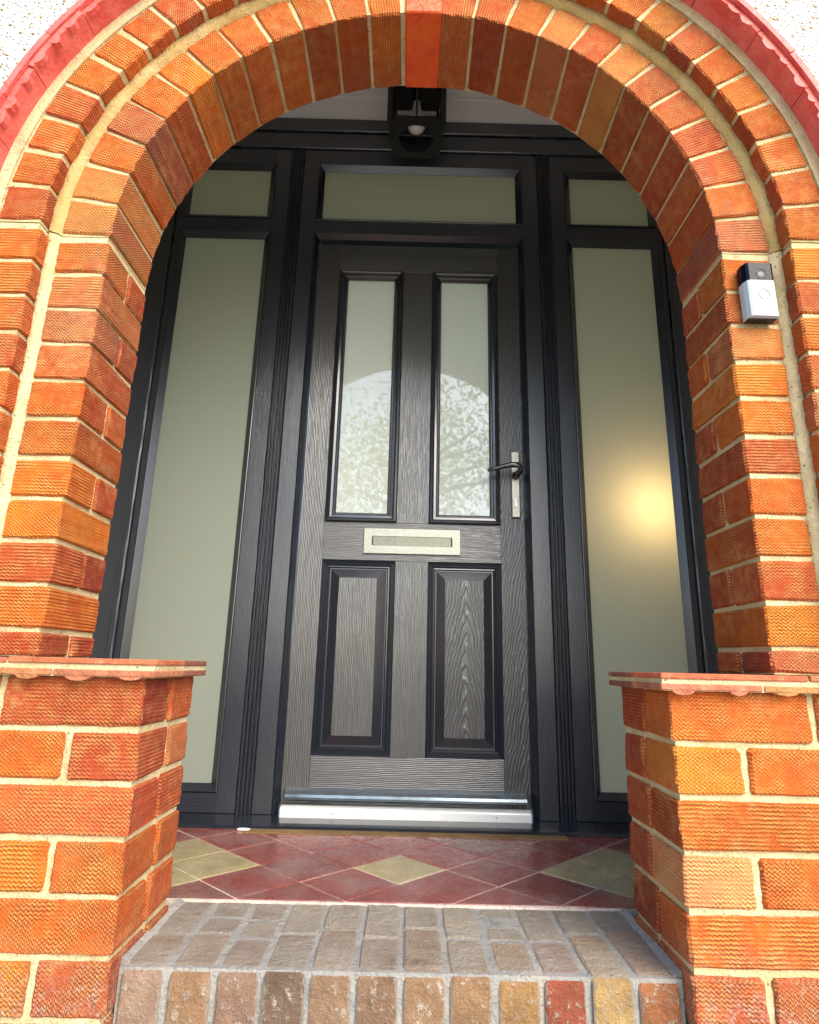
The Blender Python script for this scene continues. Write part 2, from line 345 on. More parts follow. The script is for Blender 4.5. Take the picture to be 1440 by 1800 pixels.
class MB:
    """collects shapes given in world coordinates, built into one mesh object with its origin at org"""
    def __init__(s): s.v = []; s.f = []; s.mi = []
    def add(s, v, f, mi=0):
        k = len(s.v); s.v += [tuple(p) for p in v]; s.f += [tuple(i + k for i in q) for q in f]; s.mi += [mi] * len(f); return s
    def box(s, x0, x1, y0, y1, z0, z1, b=0.0, mi=0):
        if b <= 0:
            v = [(x, y, z) for x in (x0, x1) for y in (y0, y1) for z in (z0, z1)]
            return s.add(v, [(0, 1, 3, 2), (4, 6, 7, 5), (0, 4, 5, 1), (2, 3, 7, 6), (0, 2, 6, 4), (1, 5, 7, 3)], mi)
        v, f = bev_box((x1 - x0), (y1 - y0), (z1 - z0), b)
        c = ((x0 + x1) / 2, (y0 + y1) / 2, (z0 + z1) / 2)
        return s.add([(p[0] + c[0], p[1] + c[1], p[2] + c[2]) for p in v], f, mi)
    def loft(s, rect, prof, y0, cap=False, mi=0):
        """mitred frame: rect = x0,x1,z0,z1; prof = [(inset, y offset)]"""
        x0, x1, z0, z1 = rect; v = []; f = []
        for d, y in prof: v += [(x0 + d, y0 + y, z0 + d), (x1 - d, y0 + y, z0 + d), (x1 - d, y0 + y, z1 - d), (x0 + d, y0 + y, z1 - d)]
        for i in range(len(prof) - 1):
            a = 4 * i
            for k in range(4): f.append((a + k, a + (k + 1) % 4, a + 4 + (k + 1) % 4, a + 4 + k))
        if cap: a = 4 * (len(prof) - 1); f.append((a, a + 1, a + 2, a + 3))
        return s.add(v, f, mi)
    def extrude(s, poly, axis, a, b, mi=0):
        """poly of 2-D points; axis 'x': (y,z), 'z': (x,y), 'y': (x,z)"""
        def pt(p, t): return (t, p[0], p[1]) if axis == 'x' else ((p[0], p[1], t) if axis == 'z' else (p[0], t, p[1]))
        n = len(poly); v = [pt(p, a) for p in poly] + [pt(p, b) for p in poly]
        f = [(i, (i + 1) % n, n + (i + 1) % n, n + i) for i in range(n)] + [tuple(range(n - 1, -1, -1)), tuple(range(n, 2 * n))]
        return s.add(v, f, mi)
    def tube(s, path, rad, seg=10, mi=0):
        path = [Vector(p) for p in path]; v = []; f = []
        up = Vector((0.13, 0.21, 1)).normalized()
        for i, p in enumerate(path):
            d = (path[min(i + 1, len(path) - 1)] - path[max(i - 1, 0)]).normalized()
            a = d.cross(up)
            if a.length < 1e-4: a = d.cross(Vector((1, 0, 0)))
            a.normalize(); b = d.cross(a)
            r = rad[i] if isinstance(rad, (list, tuple)) else rad
            for k in range(seg): w = 2 * math.pi * k / seg; v.append(p + a * (r * math.cos(w)) + b * (r * math.sin(w)))
        for i in range(len(path) - 1):
            for k in range(seg): f.append((i * seg + k, i * seg + (k + 1) % seg, (i + 1) * seg + (k + 1) % seg, (i + 1) * seg + k))
        f.append(tuple(range(seg - 1, -1, -1))); e = (len(path) - 1) * seg; f.append(tuple(range(e, e + seg)))
        return s.add(v, f, mi)
    def ball(s, c, r, nu=12, nv=8, sq=(1, 1, 1), mi=0):
        v = []; f = []
        for j in range(nv + 1):
            th = math.pi * j / nv
            for i in range(nu):
                ph = 2 * math.pi * i / nu
                v.append((c[0] + r * sq[0] * math.sin(th) * math.cos(ph), c[1] + r * sq[1] * math.sin(th) * math.sin(ph), c[2] + r * sq[2] * math.cos(th)))
        for j in range(nv):
            for i in range(nu): f.append((j * nu + i, j * nu + (i + 1) % nu, (j + 1) * nu + (i + 1) % nu, (j + 1) * nu + i))
        return s.add(v, f, mi)
    def build(s, name, mats, parent=None, org=(0, 0, 0), smooth=False):
        if not isinstance(mats, (list, tuple)): mats = [mats]
        me = bpy.data.meshes.new(name)
        me.from_pydata([(p[0] - org[0], p[1] - org[1], p[2] - org[2]) for p in s.v], [], s.f)
        for m_ in mats: me.materials.append(m_)
        for p, i in zip(me.polygons, s.mi): p.material_index = i
        bm = bmesh.new(); bm.from_mesh(me); bmesh.ops.recalc_face_normals(bm, faces=bm.faces)
        for fc in bm.faces: fc.smooth = smooth
        bm.to_mesh(me); bm.free()
        return link(bpy.data.objects.new(name, me), parent, org)

def bev_box(w, d, h, b, jit=0.0, rg=None, warp=None):
    """box with a chamfer on every edge, 24 vertices, 44 triangles"""
    v = []; idx = {}
    for sx in (-1, 1):
        for sy in (-1, 1):
            for sz in (-1, 1):
                bb = b * (rg.uniform(0.5, 1.7) if rg else 1.0)
                j = [rg.uniform(-jit, jit) for _ in range(3)] if rg else (0, 0, 0)
                c = (sx * w / 2 + j[0], sy * d / 2 + j[1], sz * h / 2 + j[2])
                for ax in range(3):
                    p = [c[k] - (0 if k == ax else (sx, sy, sz)[k] * bb) for k in range(3)]
                    idx[(sx, sy, sz, ax)] = len(v); v.append(tuple(p))
    f = []
    for ax in range(3):
        o1, o2 = [k for k in range(3) if k != ax]
        for s_ in (-1, 1):
            q = []
            for a, c in ((-1, -1), (1, -1), (1, 1), (-1, 1)):
                key = [0, 0, 0]; key[ax] = s_; key[o1] = a; key[o2] = c; q.append(idx[(*key, ax)])
            f.append(tuple(q))
        for a in (-1, 1):
            for c in (-1, 1):
                k1 = [0, 0, 0]; k2 = [0, 0, 0]; k1[ax] = -1; k2[ax] = 1
                for k in (k1, k2): k[o1] = a; k[o2] = c
                f.append((idx[(*k1, o1)], idx[(*k2, o1)], idx[(*k2, o2)], idx[(*k1, o2)]))
    for sx in (-1, 1):
        for sy in (-1, 1):
            for sz in (-1, 1): f.append(tuple(idx[(sx, sy, sz, a)] for a in range(3)))
    if warp: v = [warp(p) for p in v]
    return v, f

_cache = {}
def brick_mesh(w, d, h, kind='brick', warp=None, wkey=None, mats=None, b=0.0028, jit=0.0011, topmat=False):
    var = rnd.randrange(4); key = (round(w, 4), round(d, 4), round(h, 4), kind, wkey, var)
    if key in _cache: return _cache[key]
    rg = random.Random(str(key))
    v, f = bev_box(w, d, h, b, jit, rg, warp)
    me = bpy.data.meshes.new(kind); me.from_pydata(v, [], f)
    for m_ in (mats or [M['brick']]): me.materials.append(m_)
    bm = bmesh.new(); bm.from_mesh(me)
    if kind == 'brick':                          # ragged arrises: a few cuts along each edge, nudged in and out
        for ax, n_, L_ in ((0, max(2, int(w / .022)), w), (2, max(2, int(h / .009)), h)):
            for i in range(1, n_):
                no = [0, 0, 0]; no[ax] = 1; co = [0, 0, 0]; co[ax] = -L_ / 2 + L_ * i / n_ + rg.uniform(-.001, .001)
                bmesh.ops.bisect_plane(bm, geom=bm.verts[:] + bm.edges[:] + bm.faces[:], dist=1e-6, plane_co=co, plane_no=no)
        for q in bm.verts:
            onx = abs(q.co.x) > w / 2 - b * 2.2; onz = abs(q.co.z) > h / 2 - b * 2.2; ony = abs(q.co.y) > d / 2 - b * 2.2
            if onx: q.co.x += rg.uniform(-.0013, .0009) * (1 if q.co.x > 0 else -1)
            if onz: q.co.z += rg.uniform(-.0012, .0008) * (1 if q.co.z > 0 else -1)
            if ony: q.co.y += rg.uniform(-.0007, .0005) * (1 if q.co.y > 0 else -1)
    bmesh.ops.recalc_face_normals(bm, faces=bm.faces); bm.to_mesh(me); bm.free()
    if topmat:
        for p in me.polygons:
            if p.normal.z > 0.55: p.material_index = 1
    _cache[key] = me; return me

ORANGE, SALMON, AMBER, STRAW, REDB, PINK, PLUM = (0.62, 0.172, 0.018), (0.53, 0.125, 0.028), (0.68, 0.235, 0.018), (0.66, 0.29, 0.070), (0.44, 0.088, 0.026), (0.56, 0.205, 0.075), (0.30, 0.085, 0.055)
def pick(weights):
    k = rnd.random() * sum(w for _, w in weights)
    for c, w in weights:
        k -= w
        if k <= 0: break
    g = rnd.uniform(0.88, 1.1)
    return tuple(min(0.95, q * g * rnd.uniform(0.94, 1.06)) for q in c) + (1,)
FACE = [(ORANGE, 6), (SALMON, 3.5), (AMBER, 1.3), (STRAW, .7), (REDB, 0.8), (PINK, .8)]
RING = [(ORANGE, 6), (SALMON, 2.5), (AMBER, 1), (STRAW, 1.2), (PINK, 1.5), (REDB, 0.6)]
def put_brick(parent, c, dims, col, rot=None, kind='brick', **k):
    o = bpy.data.objects.new(kind, brick_mesh(*dims, kind=kind, **k)); o.color = col
    if rot is None: rot = (rnd.uniform(-.006, .006), rnd.uniform(-.008, .008), rnd.uniform(-.006, .006))
    return link(o, parent, c, rot)

# ------------------------------------------------------------------ measured layout (metres; x right, y into the house, z up from the porch floor)
CX, CZ = 0.002, 0.804 + CAM_H                 # centre of the arch
YJ, YO, YP, YB = 1.004, 0.966, 0.959, 1.182   # inner order, outer order, pier fronts; back of the wall
RI, RO, RH = 0.600, 0.713, 0.820              # intrados of the inner order, of the outer order, underside of the hood
GROUND = -0.175
TOPC = CAM_H - 0.001                          # top of the pier copings
G = 0.075

# ------------------------------------------------------------------ setting
mb = MB(); mb.add([(-150, -150, GROUND - .01), (150, -150, GROUND - .01), (150, 150, GROUND - .01), (-150, 150, GROUND - .01)], [(0, 1, 2, 3)])
tag(mb.build('ground', M['lawn']), kind='structure')
mb = MB(); mb.box(-2.8, 2.8, -4.6, 1.0, GROUND - .05, GROUND)
tag(mb.build('bounce_paving', M['path']), kind='structure')  # unseen paving, made wide and pale to bounce light under the arch

# rendered house wall with the arch cut out
def arch_pts(r, n=48, a0=0.0, a1=math.pi): return [(CX + r * math.cos(a0 + (a1 - a0) * i / n), CZ + r * math.sin(a0 + (a1 - a0) * i / n)) for i in range(n + 1)]
def wall_with_arch(mb, r, hw, y0, y1, xl, xr, zb, zt):
    pts = arch_pts(r)
    pts = [(CX + hw, CZ)] + pts[1:-1] + [(CX - hw, CZ)] if False else pts
    for y in (y0, y1):
        for (xa, za), (xb, zb_) in zip(pts[:-1], pts[1:]): mb.add([(xa, y, za), (xb, y, zb_), (xb, y, zt), (xa, y, zt)], [(0, 1, 2, 3)])
        mb.add([(xl, y, zb), (CX - r, y, zb), (CX - r, y, zt), (xl, y, zt)], [(0, 1, 2, 3)])
        mb.add([(CX + r, y, zb), (xr, y, zb), (xr, y, zt), (CX + r, y, zt)], [(0, 1, 2, 3)])
    for (xa, za), (xb, zb_) in zip(pts[:-1], pts[1:]): mb.add([(xa, y0, za), (xb, y0, zb_), (xb, y1, zb_), (xa, y1, za)], [(0, 1, 2, 3)])
    for x in (CX - r, CX + r): mb.add([(x, y0, zb), (x, y1, zb), (x, y1, CZ), (x, y0, CZ)], [(0, 1, 2, 3)])
    return mb
mb = wall_with_arch(MB(), 0.838, 0, 0.945, 1.175, -3.2, 3.2, GROUND - .05, 3.7)
tag(mb.build('house_wall', M['render']), 'white pebbledash house wall surrounding the arched brick porch opening', 'wall')

# porch lining: plastered inner side of the front wall, side walls, ceiling boards
mb = wall_with_arch(MB(), 0.625, 0, YB, YB + .012, -1.02, 1.04, -0.02, 2.40)
tag(mb.build('porch_wall', M['plaster']), kind='structure')
for x0, x1 in ((-1.04, -1.02), (1.04, 1.06)):
    mb = MB(); mb.box(x0, x1, YB, 1.95, -.02, 2.42); tag(mb.build('porch_wall', M['plaster']), kind='structure')
CEIL = 2.384
mb = MB(); mb.box(-1.02, 1.04, YB + .012, 1.93, CEIL + .012, CEIL + .03)
pc = tag(mb.build('porch_ceiling', M['ceil']), kind='structure')
y = YB + .013; k = 0
while y < 1.83:
    mb = MB(); mb.box(-1.018, 1.038, y, y + .098, CEIL, CEIL + .011, .004); mb.build('board', M['ceil'], pc, (0, y + .05, CEIL)); y += .1

# hall behind the glazing (rear left open so added sky light fills the panes)
mb = MB(); mb.box(-1.25, 1.27, 1.86, 4.2, -.03, 2.46)
mb.f.pop(3); mb.mi.pop(3); mb.f.pop(2); mb.mi.pop(2)   # open towards the glazing; rear removed to let sky light in from behind
hl = tag(mb.build('hall_room', M['hall']), kind='structure')

# porch floor with diagonal quarry tiles
YT0, YT1 = 1.232, 1.78
mb = MB(); mb.box(-1.02, 1.04, YT0, YT1 + .1, -.06, -.0016)
pf = tag(mb.build('porch_floor', M['grout']), kind='structure')
def clip(poly, axis, lim, keep_less):
    out = []
    for i in range(len(poly)):
        a, b = poly[i], poly[(i + 1) % len(poly)]
        ia = (a[axis] <= lim) == keep_less; ib = (b[axis] <= lim) == keep_less
        if ia: out.append(a)
        if ia != ib:
            tt = (lim - a[axis]) / (b[axis] - a[axis]); out.append((a[0] + (b[0] - a[0]) * tt, a[1] + (b[1] - a[1]) * tt))
    return out
HX, HY, TY = 0.099, 0.094, 1.425
cream = {(0, 0), (4, 0), (-4, 0), (5, 1), (5, -1), (-5, 1), (-5, -1), (6, 0), (-6, 0)}
for i in range(-9, 10):
    for j in range(-3, 5):
        if (i + j) % 2: continue
        cx, cy = i * HX + .001, TY + j * HY; gx, gy = HX - .0022, HY - .0022
        q = [(cx - gx, cy), (cx, cy - gy), (cx + gx, cy), (cx, cy + gy)]
        for ax, lim, less in ((1, YT0 + .003, False), (1, YT1 - .06, True), (0, -1.0, False), (0, 1.02, True)):
            if q: q = clip(q, ax, lim, less)
        if len(q) < 3: continue
        dz = rnd.uniform(-.0007, .0007); mx = sum(p[0] for p in q) / len(q); my = sum(p[1] for p in q) / len(q)
        n = len(q)
        v = [(p[0], p[1], -.02) for p in q] + [(p[0], p[1], dz - .0012) for p in q] + [(p[0] + (mx - p[0]) * .025, p[1] + (my - p[1]) * .025, dz) for p in q]
        f = [(a, (a + 1) % n, n + (a + 1) % n, n + a) for a in range(n)] + [(n + a, n + (a + 1) % n, 2 * n + (a + 1) % n, 2 * n + a) for a in range(n)] + [tuple(range(2 * n, 3 * n))]
        o = MB().add(v, f).build('tile', M['tile'], pf, (mx, my, 0))
        g_ = rnd.uniform(.85, 1.12)
        if (i, j) in cream: o.color = tuple(c * g_ for c in (0.36, 0.30, 0.15)) + (1,)
        else: o.color = tuple(c * g_ for c in (0.215, 0.055, 0.044)) + (1,)
mb = MB(); mb.box(-.40, .43, 1.668, 1.72, -.01, .0018, .0008); mb.build('bedding_strip', M['ochre'], pf, (0, 1.69, 0))

# ------------------------------------------------------------------ brick arch: two orders, keystone, hood of painted tiles
arch = thing('brick_arch', (CX, YJ, TOPC), 'double ring of orange combed bricks forming the porch arch and its jambs', 'arch')
def ring_mesh(mb, r0, r1, y0, y1, a0=0.0, a1=math.pi, n=64):
    v = []; f = []
    for i in range(n + 1):
        a = a0 + (a1 - a0) * i / n; c, s_ = math.cos(a), math.sin(a)
        v += [(CX + r0 * c, y0, CZ + r0 * s_), (CX + r1 * c, y0, CZ + r1 * s_), (CX + r1 * c, y1, CZ + r1 * s_), (CX + r0 * c, y1, CZ + r0 * s_)]
    for i in range(n):
        for k in range(4): f.append((4 * i + k, 4 * i + (k + 1) % 4, 4 * i + 4 + (k + 1) % 4, 4 * i + 4 + k))
    f += [(0, 1, 2, 3), (4 * n, 4 * n + 3, 4 * n + 2, 4 * n + 1)]
    return mb.add(v, f)
KEY = 0.041                                      # half width of the keystone
def voussoirs(part, r0, r1, y0, y1, n, joint, tone):
    a_key = math.asin(KEY / r0); da = (math.pi / 2 - a_key) / n
    rm = (r0 + r1) / 2; w, d = r1 - r0, y1 - y0
    for side in (0, 1):
        kx = .008 if side == 0 else -.008
        for i in range(n):
            a = (i + .5) * da; a = a if side == 0 else math.pi - a
            def warp(p, rm=rm): return (p[0], p[1], p[2] * ((rm + p[0]) * da - joint) / (rm * da - joint))
            h = rm * da - joint
            me = brick_mesh(w, d, h, warp=warp, wkey=('v', n))
            o = bpy.data.objects.new('brick', me); o.color = pick(tone)
            jr = rnd.uniform(-.0018, .0018)
            # local x = radial, z = tangential
            link(o, part, (CX + (rm + jr) * math.cos(a), (y0 + y1) / 2 + rnd.uniform(-.0015, .0015), CZ + (rm + jr) * math.sin(a)), (0, -a + rnd.uniform(-.008, .008), 0))
# inner ring
mb = ring_mesh(MB(), RI + .0065, 0.79, YJ + .005, YB)
pi_ = mb.build('inner_ring', M['mortar'], arch, (CX, YJ, CZ))
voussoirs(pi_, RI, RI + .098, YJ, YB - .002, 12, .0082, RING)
# outer ring
mb = ring_mesh(MB(), RO + .006, RH + .004, YO + .005, YO + .09); ring_mesh(mb, RO + .085, RH + .0035, YO + .0005, YO + .02)
po = mb.build('outer_ring', M['mortar'], arch, (CX, YO, CZ))
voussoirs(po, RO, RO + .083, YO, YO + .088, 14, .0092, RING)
# pointing fillet in the angle between the two rings
v = []; f = []; n = 90
for i in range(n + 1):
    a = math.pi * i / n; c, s_ = math.cos(a), math.sin(a)
    e = .003 * math.sin(i * 1.7) + .002 * math.sin(i * .61 + 1)
    for r_, y_ in ((RO - .017 + e, YJ + .004), (RO - .012 + e, YJ - .004), (RO + .002, YJ - .011 + e * .5), (RO + .006, YJ + .004)): v.append((CX + r_ * c, y_, CZ + r_ * s_))
for i in range(n):
    for k in range(3): f.append((4 * i + k, 4 * i + k + 1, 4 * i + 5 + k, 4 * i + 4 + k))
MB().add(v, f).build('pointing_fillet', M['fillet'], arch, (CX, YJ, CZ), True)
# keystone through both rings
z0, z1 = CZ + RI - .004, CZ + RH - .002
mb = MB(); mb.box(-.033, .049, YJ - .004, YB - .001, z0, CZ + RO, .003); mb.box(-.036, .052, YO - .006, YJ + .02, CZ + RO - .006, z1, .003)
mb.build('keystone', M['key'], arch, (.008, YJ, z0))
# jambs
def jamb(side):
    sg = 1 if side == 'r' else -1
    X = lambda a, b: (CX + sg * a, CX + sg * b) if sg > 0 else (CX - b, CX - a)
    zb = TOPC + .001; ztop = CZ - .002
    mb = MB(); a, b = X(RI + .0065, .80); mb.box(a, b, YJ + .005, YB, zb, ztop)
    a, b = X(RO + .006, .838); mb.box(a, b, YO + .005, YJ + .01, zb, ztop - .001)
    part = mb.build('jamb', M['mortar'], arch, (CX + sg * RI, YJ, zb))
    k = 0; zt = CZ - .0115
    while zt > zb + .01:
        z_hi = zt - .0041; z_lo = max(zt - G + .0041, zb + .002); h = z_hi - z_lo; zc = (z_hi + z_lo) / 2
        dj = YB - .002 - YJ
        if k % 2 == 0: pieces = [(0, dj * .52), (dj * .52 + .0095, dj)]
        else: pieces = [(0, dj)]
        for n_, (d0, d1) in enumerate(pieces):
            w = .0985 + rnd.uniform(-.002, .002)
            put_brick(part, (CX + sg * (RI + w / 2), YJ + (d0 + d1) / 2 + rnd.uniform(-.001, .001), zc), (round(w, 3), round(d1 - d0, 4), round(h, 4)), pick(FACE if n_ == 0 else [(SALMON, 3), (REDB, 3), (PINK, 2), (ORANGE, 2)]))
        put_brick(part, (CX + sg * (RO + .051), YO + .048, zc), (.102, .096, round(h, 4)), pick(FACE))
        zt -= G; k += 1
    # vertical pointing between the two orders
    pts = []; z = zb; 
    v = []; f = []; nn = 24
    for i in range(nn + 1):
        z = zb + (ztop - zb) * i / nn; e = .002 * math.sin(i * 2.1)
        for x_, y_ in ((RO - .016 + e, YJ + .004), (RO - .011 + e, YJ - .003), (RO + .002, YJ - .009), (RO + .006, YJ + .004)): v.append((CX + sg * x_, y_, z))
    for i in range(nn):
        for q in range(3): f.append((4 * i + q, 4 * i + q + 1, 4 * i + 5 + q, 4 * i + 4 + q))
    MB().add(v, f).build('pointing', M['mortar'], part, (CX + sg * RO, YJ, zb), True)
jamb('l'); jamb('r')
# hood: two courses of red painted tiles on edge round the arch, with ragged nibs on the lower front edge
hood = group_part('hood_moulding', arch, (CX, YO, CZ))
def arc_tile(a0, a1, r0, r1, y0, y1, nibs, name='tile'):
    mb = MB(); n = 6
    rg = rnd
    ring_mesh(mb, r0, r1, y0, y1, a0, a1, n)
    for q in nibs:
        a = a0 + (a1 - a0) * q; hw = rg.uniform(.010, .020) / r0; dp = rg.uniform(.005, .013)
        poly = []
        for i in range(7):
            tt = i / 6; aa = a - hw + 2 * hw * tt; rr = r0 + .001 - dp * math.sin(math.pi * tt) ** .6 * rg.uniform(.8, 1.1)
            poly.append((CX + rr * math.cos(aa), CZ + rr * math.sin(aa)))
        poly += [(CX + (r0 + .004) * math.cos(a + hw), CZ + (r0 + .004) * math.sin(a + hw)), (CX + (r0 + .004) * math.cos(a - hw), CZ + (r0 + .004) * math.sin(a - hw))]
        mb.extrude(poly, 'y', y0 - .0015, y0 + rg.uniform(.009, .013))
    am = (a0 + a1) / 2
    return mb.build(name, M['hood'], hood, (CX + r0 * math.cos(am), y0, CZ + r0 * math.sin(am)))
NT_ = 16
for i in range(NT_):
    a0, a1 = math.pi * i / NT_, math.pi * (i + 1) / NT_; e = .0012
    arc_tile(a0 + e, a1 - e, RH + rnd.uniform(0, .0015), RH + .012, .9215 + rnd.uniform(-.003, .002), .972, (.17 + rnd.uniform(-.06, .06), .5 + rnd.uniform(-.06, .06), .83 + rnd.uniform(-.06, .06)))
for i in range(NT_ + 1):
    a0, a1 = max(0, math.pi * (i - .5) / NT_), min(math.pi, math.pi * (i + .5) / NT_)
    arc_tile(a0 + e, a1 - e, RH + .0135, RH + .0255 + rnd.uniform(0, .001), .914 + rnd.uniform(-.003, .003), .952, ())

# ------------------------------------------------------------------ dwarf walls (piers) either side of the step
JZ = [CAM_H - .1050 - G * i for i in range(-1, 8)]      # mid-joint heights
def pier(side, label):
    sg = 1 if side == 'r' else -1
    xi = .4102 if sg > 0 else -.3963                    # inner face
    xo = sg * .90
    P = thing('dwarf_wall', (xi + sg * .2, YP, GROUND), label, 'wall', 'brick dwarf walls beside the step')
    lo, hi = min(xi, xo), max(xi, xo)
    ztop = TOPC - .0265
    mb = MB(); mb.box(lo + (.0060 if sg > 0 else 0), hi - (.0060 if sg < 0 else 0), YP + .0055, YP + .213, GROUND - .05, ztop)
    core = mb.build('mortar_core', M['mortar'], P, (xi, YP, GROUND))
    L, Hd, D = .2155, .102, .213
    z_hi = ztop + .0005; k = 0
    edges = JZ[1:]
    while z_hi > GROUND - .03:
        zj = edges[k] if k < len(edges) else z_hi - G
        z_lo = zj + .0044; h = z_hi - z_lo - (.0005 if k == 0 else 0); zc = (z_hi + z_lo) / 2
        # front face: stretchers, bonded half a brick from course to course
        xs = []; x = 0.0
        first = L if k % 2 == 0 else Hd
        while x < abs(xo - xi) - .03:
            w = first if x == 0 else L
            w = min(w, abs(xo - xi) - x); xs.append((x, w)); x += w + .0105
        for n_, (x0, w) in enumerate(xs):
            if w < .03: continue
            col = pick(FACE)
            if sg > 0 and k == 1 and n_ == 0: col = (0.80, 0.31, 0.025, 1)
            if sg > 0 and k == 3 and n_ == 0: col = (0.74, 0.42, 0.16, 1)
            if sg < 0 and k == 2 and n_ == 0: col = (0.68, 0.17, 0.04, 1)
            dd = .1015 if n_ == 0 else .10
            if n_ == 0 and k % 2 == 1: dd = .118
            put_brick(core, (xi + sg * (x0 + w / 2), YP + dd / 2, zc), (round(w, 4), dd, round(h, 4)), col)
            if n_ == 0:
                d2 = D - dd - .0095; w2 = .1
                put_brick(core, (xi + sg * w2 / 2, YP + dd + .0095 + d2 / 2, zc), (w2, round(d2, 4), round(h, 4)), pick([(SALMON, 3), (REDB, 3), (ORANGE, 2), (PINK, 2)]))
        z_hi = zj - .0044; k += 1
    # coping: mortar bed between two courses of clay tiles, the lower course with hanging nibs
    oh = .019
    ci = xi - sg * oh
    a, b = min(ci, xo), max(ci, xo)
    mb = MB(); mb.box(a + (.003 if sg > 0 else 0), b - (.003 if sg < 0 else 0), YP - oh + .003, YP + .213 + .006, TOPC - .0265, TOPC - .004)
    cop = mb.build('coping', M['mortar'], P, (xi, YP, TOPC))
    yb = YP + .213 + .008
    for lev, (zt, th) in enumerate(((TOPC, .0085), (TOPC - .0165, .0095))):
        x = 0.0; W = .158; first = W if lev else W * 1.45
        tot = abs(xo - ci)
        while x < tot - .02:
            w = min(first if x == 0 else W, tot - x) - .003
            x0, x1 = ci + sg * x, ci + sg * (x + w); q0, q1 = min(x0, x1), max(x0, x1)
            y0 = YP - oh + rnd.uniform(-.0012, .0012); zt_ = zt + rnd.uniform(-.0008, .0008)
            mb = MB(); mb.box(q0, q1, y0, (YP + .10) if x == 0 else yb, zt_ - th, zt_, .0013)
            if lev:
                for t_ in (.24, .76):
                    xc = q0 + (q1 - q0) * t_ + rnd.uniform(-.004, .004); hw = rnd.uniform(.013, .020); dp = rnd.uniform(.0045, .0085)
                    poly = [(xc - hw * math.cos(math.pi * i / 8), zt_ - th + .002 - (dp + .002) * math.sin(math.pi * i / 8) ** .8) for i in range(9)]
                    mb.extrude(poly, 'y', y0 + .001, y0 + rnd.uniform(.012, .016))
            o = mb.build('tile', M['clay'], cop, ((q0 + q1) / 2, y0, zt_))
            o.color = tuple(rnd.uniform(.85, 1.1) * c for c in ((0.56, 0.17, 0.075) if lev == 0 else (0.46, 0.19, 0.085))) + (1,)
            if x == 0:                                   # tile along the return
                mb = MB(); mb.box(q0, q1, YP + .103, yb, zt_ - th - .0005, zt_ - .0005, .0013)
                o = mb.build('tile', M['clay'], cop, ((q0 + q1) / 2, yb, zt_)); o.color = (0.27, 0.10, 0.065, 1)
            x += w + .003
    return P
pier('l', 'orange brick dwarf wall with tiled coping, on the door hinge side of the step')
pier('r', 'orange brick dwarf wall with tiled coping, beneath the doorbell')

# ------------------------------------------------------------------ door step: worn bricks on edge
step = thing('door_step', (0, 1.1, GROUND), 'worn brick-on-edge door step with grey tread between the dwarf walls', 'step')
YS, ZS = 0.985, -.004
xl, xr = -.394, .408
mb = MB(); mb.box(xl - .002, xr + .002, YS + .006, YT0 + .004, GROUND - .03, ZS - .0022)
sb = mb.build('mortar_bed', M['stepmortar'], step, (0, 1.1, GROUND))
cols = [tuple(q * .80 for q in c_) for c_ in [(0.62, 0.42, 0.29), (0.56, 0.33, 0.17), (0.46, 0.28, 0.19), (0.30, 0.20, 0.13), (0.52, 0.33, 0.19), (0.42, 0.26, 0.15), (0.52, 0.31, 0.17), (0.54, 0.32, 0.16), (0.66, 0.38, 0.15), (0.50, 0.13, 0.065), (0.72, 0.47, 0.19), (0.58, 0.23, 0.095)]]
pit = (xr - xl) / 12
def step_brick(x0, x1, y0, y1, z0, z1, col, round_front):
    """brick on edge with a worn, rounded front arris"""
    mb = MB(); j = lambda s_=.0012: rnd.uniform(-s_, s_)
    prof = [(y1, z0), (y1, z1 - .002), (y1 - .003, z1 + j())]
    prof.append(((y0 + y1) / 2, z1 + j(.0016)))
    if round_front: rr = rnd.uniform(.014, .021); prof += [(y0 + rr, z1 + j()), (y0 + rr * .45, z1 - rr * .18), (y0 + rr * .12, z1 - rr * .55), (y0 + j(), z1 - rr * 1.1), (y0 + j(), (z0 + z1) / 2), (y0, z0)]
    else: prof += [(y0 + .003, z1 + j()), (y0, z1 - .002), (y0, z0)]
    n = len(prof); v = []; f = []; c = .003
    for x, ins in ((x0, c), (x0 + c, 0), (x1 - c, 0), (x1, c)):
        for y_, z_ in prof: v.append((x + j(.0006), y_ + (ins if y_ < (y0 + y1) / 2 else -ins * .5) * .7, z_ - ins * .7))
    mi = []
    for s_ in range(3):
        for i in range(n):
            f.append((s_ * n + i, s_ * n + (i + 1) % n, (s_ + 1) * n + (i + 1) % n, (s_ + 1) * n + i))
            mid = (prof[i][1] + prof[(i + 1) % n][1]) / 2
            mi.append(1 if mid > z1 - .004 else 0)
    f += [tuple(range(n)), tuple(range(3 * n, 4 * n))]; mi += [0, 0]
    mb.add(v, f); mb.mi = mi
    o = mb.build('brick', [M['stepface'], M['steptop']], sb, ((x0 + x1) / 2, y0, z1))
    o.color = (*col, 1); return o
for i in range(12):
    x0 = xl + i * pit + .0045 + rnd.uniform(-.0015, .0015); x1 = x0 + pit - .0095 + rnd.uniform(-.0015, .0015)
    ym = YS + rnd.choice((.10, .115, .13, .145, .165)) + rnd.uniform(-.006, .006)
    dz = rnd.uniform(-.0015, .0015)
    step_brick(x0, x1, YS + rnd.uniform(-.003, .003), ym - .004, -.125, ZS + dz, cols[i], True)
    g_ = rnd.uniform(.75, 1.1); cb = rnd.choice([(0.46, 0.38, 0.28), (0.38, 0.30, 0.24), (0.5, 0.42, 0.3)])
    step_brick(x0 + rnd.uniform(-.001, .001), x1, ym + .003, YT0 - .002, -.1, ZS + dz + rnd.uniform(-.001, .001), tuple(c * g_ for c in cb), False)
